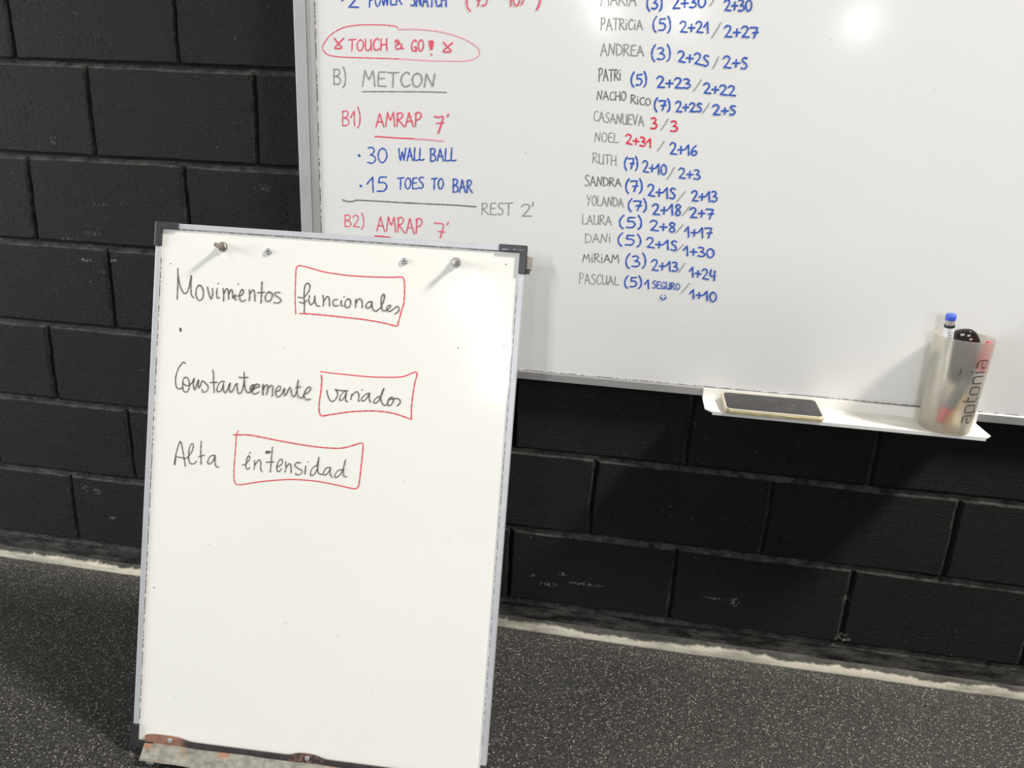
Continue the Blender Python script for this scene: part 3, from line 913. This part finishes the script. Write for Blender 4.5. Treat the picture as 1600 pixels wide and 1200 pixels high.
mb.box(BX0 + 0.046, BX1 - 0.02, -0.0186, -0.017, BZ0 + 0.0196, BZ0 + 0.0206)
o = wb_child(mb, 'frame_seam', M['seam']); o['label'] = 'dirty dark seam inside the frame'

# white metal tray screwed under the board
TZ = 0.667
tray = root('pen_tray', (1.893, -0.025, TZ), 'white metal pen tray hung under the wall board, carrying a phone and a cup', 'tray')
def tray_child(mb, name, mat, bevel):
    o = mb.build(name, mat, tray, bevel)
    o.matrix_parent_inverse = Matrix.Translation(-tray.location)
    return o
mb = MB()
mb.prism([(1.6135, -0.0240), (1.6135, -0.0985), (1.627, -0.1145), (2.158, -0.1145), (2.1725, -0.0985), (2.1725, -0.0240)], 2, TZ - 0.0025, TZ)
tray_child(mb, 'shelf', M['white_tray'], 0.0006)
mb = MB(); mb.box(1.6275, 2.1575, -0.1164, -0.1146, TZ - 0.0065, TZ + 0.0012)
tray_child(mb, 'front_lip', M['tray_lip'], 0.0004)
mb = MB(); mb.box(1.6135, 2.1725, -0.0259, -0.0239, TZ - 0.002, TZ + 0.0225)
tray_child(mb, 'back_flange', M['white_tray'], 0.0005)

def wall_place(x, z, lift):
    return (x, SURF - 0.00012 - lift, z)

def used_inks(items):
    return {k: i for i, k in enumerate(sorted(set(items)))}

def write_wall(name, group, label):
    """One handwritten line: all its letters and strokes are one mesh."""
    tokens = [t[1:] for t in TOKENS if t[0] == group]
    strokes = [s[1:] for s in WALL_STROKES if s[0] == group]
    idx = used_inks([t[1] for t in tokens] + [s[0] for s in strokes])
    mb = MB()
    for text, col, w, q in tokens:
        for st in token_strokes(text, q):
            ribbon(mb, [p * 1e-4 for p in smooth_line(st, 22)], w * 0.88e-4, wall_place, idx[col])
    for col, w, c in strokes:
        pts = [(c[i], c[i + 1]) for i in range(0, len(c), 2)]
        line = [p * 1e-4 for p in smooth_line(pts, 25)]
        length = sum((q - p).length for p, q in zip(line, line[1:]))
        if name == 'workout_line' and (length > 0.075 or w >= 60):      # underlines, the oval and bullets are drawn apart
            sb = MB(); sb.ink = 0.00004
            ribbon(sb, line, w * 0.92e-4, wall_place, 0)
            wb_child(sb, 'bullet_dot' if w >= 60 else 'drawn_line', INK[col])
        else:
            ribbon(mb, line, w * 0.92e-4, wall_place, idx[col])
    wb_child(mb, name, [INK[k] for k in idx])['label'] = label

for g in range(14):
    write_wall('score_line', g, 'handwritten name in faded black with ' + ('red scores' if g == 5 else 'red and blue scores' if g == 6 else 'blue scores'))
for g, label in ((14, 'top line in blue with red numbers in brackets'), (15, 'red words inside a hand drawn red oval'), (16, 'underlined grey heading'),
                 (17, 'red heading underlined in red, upper'), (18, 'upper blue exercise line'), (19, 'lower blue exercise line'),
                 (20, 'long grey line with the rest note'), (21, 'lower red heading just above the easel')):
    write_wall('workout_line', g, label)

# ------------------------------------------------------------------ flip chart easel
u = Vector((0.998484, 0.054792, -0.005206)); up = Vector((-0.008326, 0.243866, 0.969773)); inw = Vector((-0.054406, 0.968260, -0.243953))
E_M = Matrix(((u.x, inw.x, up.x, 0.90411), (u.y, inw.y, up.y, -0.55648), (u.z, inw.z, up.z, 0.01581), (0, 0, 0, 1)))
easel = root('flipchart_easel', (0, 0, 0), 'white flip chart board with handwritten Spanish words leaning on the speckled floor', 'easel')
easel.matrix_world = E_M
E_INV = E_M.inverted()
HW, EH = 0.35, 1.02                                       # half width, height of the board

mb = MB(); mb.box(-HW + 0.003, HW - 0.003, 0.003, 0.012, 0.003, EH - 0.003)
mb.add([(-HW + .003, 0.0121, .003), (HW - .003, 0.0121, .003), (HW - .003, 0.0121, EH - .003), (-HW + .003, 0.0121, EH - .003)], [(0, 3, 2, 1)], 1)
mb.build('board_panel', [M['easel_board'], M['backing']], easel)
for x0, x1, z0, z1 in ((-HW, -HW + 0.0105, 0.012, EH - 0.012), (HW - 0.0105, HW, 0.012, EH - 0.012),
                       (-HW + 0.012, HW - 0.012, EH - 0.0105, EH), (-HW + 0.012, HW - 0.012, 0.0, 0.0105)):
    mb = MB(); mb.box(x0, x1, 0.0, 0.0145, z0, z1)
    mb.build('frame_rail', M['lavender'], easel, 0.0012)
mb = MB()
for x0, x1, z0, z1 in ((-HW + 0.0106, -HW + 0.0116, 0.05, EH - 0.06), (HW - 0.0116, HW - 0.0106, 0.05, EH - 0.06), (-HW + 0.05, HW - 0.05, EH - 0.0116, EH - 0.0106)):
    mb.box(x0, x1, 0.0024, 0.0031, z0, z1)
o = mb.build('frame_seam', M['seam'], easel); o['label'] = 'dirty dark seam along the frame'
cap_obj = {}
for sx, sz in ((-1, 1), (1, 1), (-1, -1), (1, -1)):
    L = 0.046 if sx < 0 else 0.051
    zt = EH if sz > 0 else 0.0
    P = [(0, 0), (L, 0), (L, 0.0135), (0.0130, 0.0135), (0.0130, L), (0, L)]
    poly = [(sx * (HW + 0.0018) - sx * a, zt + sz * 0.0018 - sz * b) for a, b in P]
    if sx * sz > 0:
        poly = poly[::-1]
    mb = MB(); mb.prism(poly, 1, -0.0022, 0.0165)
    cap_obj[(sx, sz)] = mb.build('corner_cap', M['black_plastic'], easel, 0.0012)
# worn print on the upper right cap: too rubbed to read, a few pale marks remain
mb = MB()
for a, b, z, w in ((0.006, 0.011, 0.0069, 0.0016), (0.0075, 0.0125, 0.0055, 0.0012), (0.0125, 0.0165, 0.0062, 0.0014), (0.0165, 0.0185, 0.0052, 0.001),
                   (0.026, 0.0295, 0.0056, 0.0014), (0.0295, 0.031, 0.0045, 0.001), (0.036, 0.0385, 0.0052, 0.0012), (0.0385, 0.0415, 0.006, 0.0012), (0.0425, 0.0445, 0.005, 0.0014)):
    x = HW - 0.0492
    mb.box(x + a, x + b, -0.0026, -0.0021, EH - 0.0018 - z, EH - 0.0018 - z + w)
o = mb.build('cap_print', M['cap_print'], cap_obj[(1, 1)])
o['label'] = 'rubbed pale lettering'

# two steel pegs with hexagon nuts, two countersunk screws between them
for px, pz, ln, lean in ((-0.2195, 0.9825, 0.027, (-0.04, -1, 0.03)), (0.2235, 0.9835, 0.024, (-0.02, -1, -0.06))):
    mb = MB()
    mb.lathe([(0.0042, 0), (0.0042, ln - 0.001), (0.0036, ln)], (px, 0.003, pz), lean, 20)
    mb.lathe([(0.0052, 0.0045), (0.0062, 0.0052), (0.0052, 0.0105)], (px, 0.003, pz), lean, 20)
    peg = mb.build('paper_peg', M['peg'], easel)
    mb = MB()
    mb.lathe([(0.0088, 0), (0.0088, 0.0045), (0.0076, 0.0058)], (px, 0.003, pz), (0, -1, 0), 6, smooth=False)
    mb.build('nut', M['peg'], peg, 0.0006)
    mb = MB()
    mb.lathe([(0.0098, 0), (0.0098, 0.0009)], (px, 0.003, pz), (0, -1, 0), 24)
    mb.build('washer', M['washer'], peg, 0.0003)
for px, pz in ((-0.130, 0.9799), (0.1281, 0.9795)):
    mb = MB()
    mb.lathe([(0.0062, 0), (0.0062, 0.0022), (0.0048, 0.0034), (0.0028, 0.0030)], (px, 0.003, pz), (0, -1, 0), 24)
    w = mb.build('panel_screw', M['washer'], easel)
    mb = MB(); mb.lathe([(0.0016, 0.0030), (0.0016, 0.0036)], (px, 0.003, pz), (0, -1, 0), 12)
    mb.build('socket', M['hole'], w)

# clamp showing behind the upper right corner
mb = MB()
mb.prism([(0.0, 0.012), (0.0075, 0.012), (0.0105, 0.017), (0.0105, 0.030), (0.0075, 0.034), (0.0, 0.034)], 2, EH - 0.040, EH - 0.0155)
for i, p in enumerate(mb.v):
    mb.v[i] = (p[0] + HW + 0.0005, p[1], p[2])
cl = mb.build('side_clamp', M['bracket'], easel, 0.0015)
mb = MB(); mb.box(HW + 0.0008, HW + 0.0075, 0.0105, 0.03, EH - 0.047, EH - 0.0405)
mb.build('clamp_pad', M['black_plastic'], cl, 0.0006)

# rusty pen tray along the bottom edge
FL = 0.324
def flange_top(x):
    tab = max(math.exp(-((x + 0.285) / 0.042) ** 4), math.exp(-((x - 0.002) / 0.028) ** 4), math.exp(-((x - 0.285) / 0.042) ** 4))
    return 0.0212 + 0.0062 * tab
mb = MB()
xs = [-FL + 2 * FL * i / 120 for i in range(121)]
v = []
for x in xs:
    t = flange_top(x); b = 0.0045 * (1 - flange_top(x) / 0.0274) * 1.6
    v += [(x, -0.0008 - b * 0.2, 0.008), (x, -0.0008 - b, 0.016), (x, -0.0008 - b, t), (x, 0.0016 - b, t), (x, 0.0022, 0.008)]
f = []
for i in range(120):
    for j in range(5):
        k = (j + 1) % 5
        f.append((i * 5 + j, i * 5 + k, (i + 1) * 5 + k, (i + 1) * 5 + j))
f += [(0, 1, 2, 3, 4), tuple(600 + j for j in (4, 3, 2, 1, 0))]
mb.add(v, f)
E_TRAY_PARTS = mb
tb = MB()
sh = [(-0.001, 0.0095), (-0.030, -0.0075), (-0.0315, -0.0068), (-0.0322, -0.0095), (-0.0305, -0.0107), (-0.001, 0.0068)]
n = 60
xs2 = [-FL + 2 * FL * i / n for i in range(n + 1)]
tv = []
for x in xs2:
    j = 0.0006 * math.sin(x * 40) + 0.0004 * math.sin(x * 97)
    tv += [(x * (1.0 if k in (0, 5) else 0.978), y, z + j) for k, (y, z) in enumerate(sh)]
tf = [(i * 6 + j, i * 6 + (j + 1) % 6, (i + 1) * 6 + (j + 1) % 6, (i + 1) * 6 + j) for i in range(n) for j in range(6)]
tf += [tuple(range(6)), tuple(n * 6 + j for j in range(5, -1, -1))]
tb.add(tv, tf)
for sx in (-1, 1):
    tb.box(sx * 0.296 - 0.008, sx * 0.296 + 0.008, -0.029, -0.022, -0.0155, -0.006)
ptray = tb.build('pen_tray', M['tray'], easel)
ptray['label'] = 'rusty galvanised pen tray'
mb = E_TRAY_PARTS
fl = mb.build('tray_flange', M['flange'], ptray)
fl['label'] = 'dark rusty flange'
for px in (-0.2725, 0.0045, 0.2815):
    mb = MB()
    mb.lathe([(0.0048, -0.001), (0.0046, 0.0010), (0.0030, 0.0020), (0.0018, 0.0014)], (px, -0.0012, 0.0195), (0, -1, 0), 20)
    mb.build('tray_screw', M['washer'], ptray)

# legs: two behind the board's sides, one hinged back leg
def leg(name, a, b, r):
    mb = MB()
    a = E_INV @ Vector(a) if len(a) == 3 else a
    b = E_INV @ Vector(b)
    mb.tube(a, b, r)
    o = mb.build(name, M['steel_leg'], easel)
    ft = MB(); d = (b - a).normalized()
    ft.lathe([(r * 1.35, -0.03), (r * 1.35, 0.0)], b, d, 16)
    ft.build('rubber_foot', M['black_plastic'], o, 0.001)
for sx in (-1, 1):
    top = E_M @ Vector((sx * 0.30, 0.027, 0.97)); bot = E_M @ Vector((sx * 0.30, 0.027, 0.0))
    d = (bot - top).normalized()
    leg('leg', top, top + d * ((top.z - 0.0035) / -d.z), 0.0105)
leg('leg', E_M @ Vector((0, 0.045, 0.93)), (0.905, -0.075, 0.001), 0.0105)
mb = MB(); mb.box(-0.315, 0.315, 0.0147, 0.040, 0.915, 0.955)
mb.build('back_rail', M['steel_leg'], easel, 0.002)

# the writing on the easel
def easel_place(x, z, lift):
    return (x, 0.00288 - lift, z)
def write_easel(name, group, label):
    strokes = [s[1:] for s in EASEL_STROKES if s[0] == group]
    idx = used_inks([s[0] for s in strokes])
    mb = MB()
    mb.ink = 0.0003 if group < 10 else 0.0
    for col, w, c in strokes:
        pts = [(c[i], c[i + 1]) for i in range(0, len(c), 2)]
        ribbon(mb, [p * 1e-4 for p in smooth_line(pts, 16)], w * 1e-4, easel_place, idx[col])
    o = mb.build(name, [INK[k] for k in idx], easel)
    o['label'] = label
for g, label in ((0, 'black handwritten word, start of the top line'), (1, 'black handwritten word boxed in the top line'),
                 (2, 'black handwritten word, start of the middle line'), (3, 'black handwritten word boxed in the middle line'),
                 (4, 'short black handwritten word, start of the bottom line'), (5, 'black handwritten word boxed in the bottom line')):
    write_easel('written_word', g, label)
for col, w, c in [s[1:] for s in EASEL_STROKES if s[0] == 9]:
    mb = MB()
    ribbon(mb, [Vector(c[0:2]) * 1e-4, Vector(c[2:4]) * 1e-4], w * 1e-4, easel_place, 0)
    mb.build('ink_speck', INK[col], easel)
for g, label in ((10, 'red box round the word in the top line'), (11, 'red box round the word in the middle line'),
                 (12, 'red box round the word in the bottom line')):
    write_easel('drawn_box', g, label)

# ------------------------------------------------------------------ phone on the tray
ph = root('smartphone', (1.7505, -0.0735, TZ + 0.0045), 'smartphone in a gold case lying on the white tray', 'phone')
ph.rotation_euler = (math.radians(5.0), 0, math.radians(0.4))
def rounded(w, h, r, n=8):
    p = []
    for cx, cy, a0 in ((w / 2 - r, h / 2 - r, 0), (-w / 2 + r, h / 2 - r, 90), (-w / 2 + r, -h / 2 + r, 180), (w / 2 - r, -h / 2 + r, 270)):
        for k in range(n + 1):
            a = math.radians(a0 + 90 * k / n)
            p.append((cx + r * math.cos(a), cy + r * math.sin(a)))
    return p
PW, PD, PT = 0.199, 0.094, 0.0115
mb = MB(); mb.prism(rounded(PW, PD, 0.012), 2, 0.0, PT - 0.0018)
mb.build('phone_case', M['gold'], ph, 0.0025, 3)
mb = MB(); mb.prism(rounded(PW - 0.002, PD - 0.002, 0.0115), 2, PT - 0.0024, PT - 0.0004)
mb.build('bezel', M['clear_rim'], ph, 0.0006)
mb = MB(); mb.prism(rounded(PW - 0.0085, PD - 0.0085, 0.009), 2, PT - 0.0022, PT - 0.0001)
mb.build('screen', M['glass'], ph, 0.0003)
mb = MB(); mb.box(0.02, 0.05, -PD / 2 - 0.0006, -PD / 2 + 0.001, 0.004, 0.0072)
mb.build('side_button', M['gold'], ph, 0.0004)

# ------------------------------------------------------------------ frosted cup with markers
CX, CY = 2.0905, -0.0775
R0, R1, CH = 0.0470, 0.0545, 0.192
cup = root('pen_cup', (CX, CY, TZ + 0.0002), 'frosted plastic cup with printed lettering, holding markers on the tray end', 'cup')
mb = MB()
def cr(h): return R0 + (R1 - R0) * h / CH
prof = [(0.0005, 0.0), (R0 - 0.004, 0.0), (R0, 0.003), (R1, CH), (R1 - 0.0004, CH + 0.0012), (R1 - 0.0016, CH), (R0 - 0.0014, 0.0045), (R0 - 0.005, 0.0022), (0.0005, 0.0022)]
mb.lathe(prof, (0, 0, 0), (0, 0, 1), 64)
mb.build('cup_body', M['frosted'], cup)
mb = MB()
def cup_place(ang, h, lift):
    r = cr(h) + 0.0006 + lift
    return (r * math.sin(ang), -r * math.cos(ang), h)
LETTER = {  # squared thin letters, x along the word, y up (x-height 100)
 'a': (78, [[(8, 100), (58, 100), (74, 86), (74, 0), (16, 0), (4, 14), (4, 44), (16, 56), (50, 56)]]),
 'p': (82, [[(6, -42), (6, 84), (20, 100), (62, 100), (76, 84), (76, 16), (62, 0), (20, 0)]]),
 't': (50, [[(10, 138), (10, 16), (24, 0), (48, 0)], [(10, 100), (46, 100)]]),
 'o': (82, [[(20, 100), (62, 100), (76, 84), (76, 16), (62, 0), (20, 0), (6, 16), (6, 84), (20, 100)]]),
 'n': (80, [[(6, 0), (6, 84), (20, 100), (60, 100), (74, 84), (74, 0)]]),
 'i': (26, [[(10, 0), (10, 100)], [(10, 128), (10, 136)]]),
}
word = 'aptonia'
xh = 0.0215
sc_ = 0.131 / (sum(LETTER[c][0] for c in word) + 22 * 6)
pos = 0.0
h0, h1 = 0.028, 0.159
a_base = math.radians(38.5)
for c in word:
    w, strokes = LETTER[c]
    for st in strokes:
        pts = []
        for i in range(len(st) - 1):
            p, q = Vector(st[i]), Vector(st[i + 1])
            k = max(1, int((q - p).length / 14))
            pts += [p.lerp(q, j / k) for j in range(k)]
        pts.append(Vector(st[-1]))
        flat = [Vector(((0.0 - p.y / 100 * xh), h0 + (pos + p.x) * sc_)) for p in pts]
        ribbon(mb, flat, 0.0023, lambda s, h, lift: cup_place(a_base + s / cr(h), h, lift), 0)
    pos += w + 22
mb.build('cup_print', M['logo'], cup)['label'] = 'dark printed word running up the side'
mb = MB()
ribbon(mb, [Vector(p) for p in ((0.0, 0.139), (0.0005, 0.132), (0.0, 0.127), (-0.003, 0.126))], 0.0011,
       lambda s, h, lift: cup_place(math.radians(-15) + s / cr(h), h, lift), 0)
mb.build('cup_mark', M['logo'], cup)['label'] = 'small dark hooked mark'

def marker(name, base, top, r, label, cap, barrel, capfrac=0.28, group='markers in the frosted cup'):
    """A board marker standing from base to top; the end that shows is the plug end."""
    o = root(name, base, label, 'marker', group)
    d = Vector(top) - Vector(base)
    o.rotation_mode = 'QUATERNION'
    o.rotation_quaternion = Vector((0, 0, 1)).rotation_difference(d)
    return o, d.length

zc = TZ + 0.0035
# blue marker, plug end up
mk, L = marker('marker', (2.076, -0.062, zc), (2.052, -0.0925, 0.9035), 0.0095, 'white barrelled board marker with a blue end standing up in the cup', 0, 0)
mb = MB(); mb.lathe([(0.004, 0), (0.0085, 0.004), (0.0095, 0.04), (0.0095, L - 0.026)], seg=28)
barrel = mb.build('barrel', M['marker_white'], mk)
mb = MB()
for i in range(16):
    z = L - 0.036 - (i % 8) * 0.005; a = -1.9 + (0.55 if i >= 8 else 0) + 0.07 * (i % 3)
    v = []
    for da, dz in ((0, 0), (0.28, 0), (0.28, 0.0025), (0, 0.0025)):
        v.append((0.0097 * math.cos(a + da), 0.0097 * math.sin(a + da), z + dz))
    mb.add(v, [(0, 1, 2, 3)])
mb.build('barrel_print', M['marker_print'], barrel)
mb = MB(); mb.lathe([(0.0093, L - 0.026), (0.0097, L - 0.025), (0.0097, L - 0.0205), (0.009, L - 0.0200)], seg=28)
mb.build('ring', M['marker_black'], mk)
mb = MB(); mb.lathe([(0.0091, L - 0.0203), (0.0093, L - 0.0105)], seg=28)
mb.build('plug', M['marker_taupe'], mk)
mb = MB(); mb.lathe([(0.0094, L - 0.0108), (0.0096, L - 0.0015), (0.0085, L), (0.0005, L + 0.0003)], seg=28)
mb.build('end_cap', M['marker_blue'], mk)

def short_marker(base, top, r, label, mcap, mbarrel):
    mk, L = marker('marker', base, top, r, label, 0, 0)
    mb = MB(); mb.lathe([(r * 0.9, L * 0.34), (r, L * 0.36), (r, L - 0.004), (r * 0.8, L)], seg=24)
    mb.build('barrel', mbarrel, mk)
    mb = MB(); mb.lathe([(r * 0.62, 0), (r * 0.8, 0.002), (r * 1.06, L * 0.30), (r * 1.06, L * 0.34)], seg=24)
    mb.build('cap', mcap, mk)
short_marker((2.072, -0.098, TZ + 0.018), (2.106, -0.092, 0.772), 0.0100, 'board marker with a red cap, head down inside the cup', M['marker_red'], M['marker_grey'])
short_marker((2.098, -0.064, zc + 0.003), (2.118, -0.060, 0.745), 0.0095, 'orange marker low down inside the frosted cup', M['marker_orange'], M['marker_orange'])
short_marker((2.131, -0.0925, 0.856), (2.124, -0.088, zc + 0.004), 0.0080, 'red ended pale marker leaning on the right rim of the cup', M['marker_red'], M['marker_white'])
short_marker((2.092, -0.046, zc + 0.004), (2.060, -0.050, 0.815), 0.0090, 'grey marker wholly inside the cup behind the white one', M['marker_grey'], M['marker_grey'])

# the black rounded gadget poking out of the cup
fob = root('black_gadget', (2.105, -0.0615, 0.8055), 'glossy black rounded plastic gadget poking out of the frosted cup', 'gadget')
fob.rotation_euler = (math.radians(-5), math.radians(-9), math.radians(6))
W, H = 0.0335, 0.058
out = []
for k in range(40):
    t = 2 * math.pi * k / 40
    e = 2 / 2.7
    out.append((W * math.copysign(abs(math.cos(t)) ** e, math.cos(t)), H * math.copysign(abs(math.sin(t)) ** e, math.sin(t)) + 0.0075))
mb = MB(); mb.prism([(x * 0.93, z * 0.95) for x, z in out], 1, -0.008, 0.008)
mb.build('shell', M['fob'], fob, 0.003, 3)
mb = MB(); mb.prism(out, 1, -0.003, 0.005)
rim = mb.build('rim', M['fob_rim'], fob, 0.0015)
mb = MB()
for x, z, w, h in ((-0.006, 0.0655, 0.008, 0.004), (0.006, 0.0625, 0.006, 0.004), (0.010, 0.055, 0.006, 0.003)):
    mb.box(x - w / 2, x + w / 2, -0.0086, -0.006, z - 0.012, z - 0.012 + h)
o = mb.build('button', M['fob_print'], fob, 0.0004)
o['label'] = 'small grey symbols on the black shell'
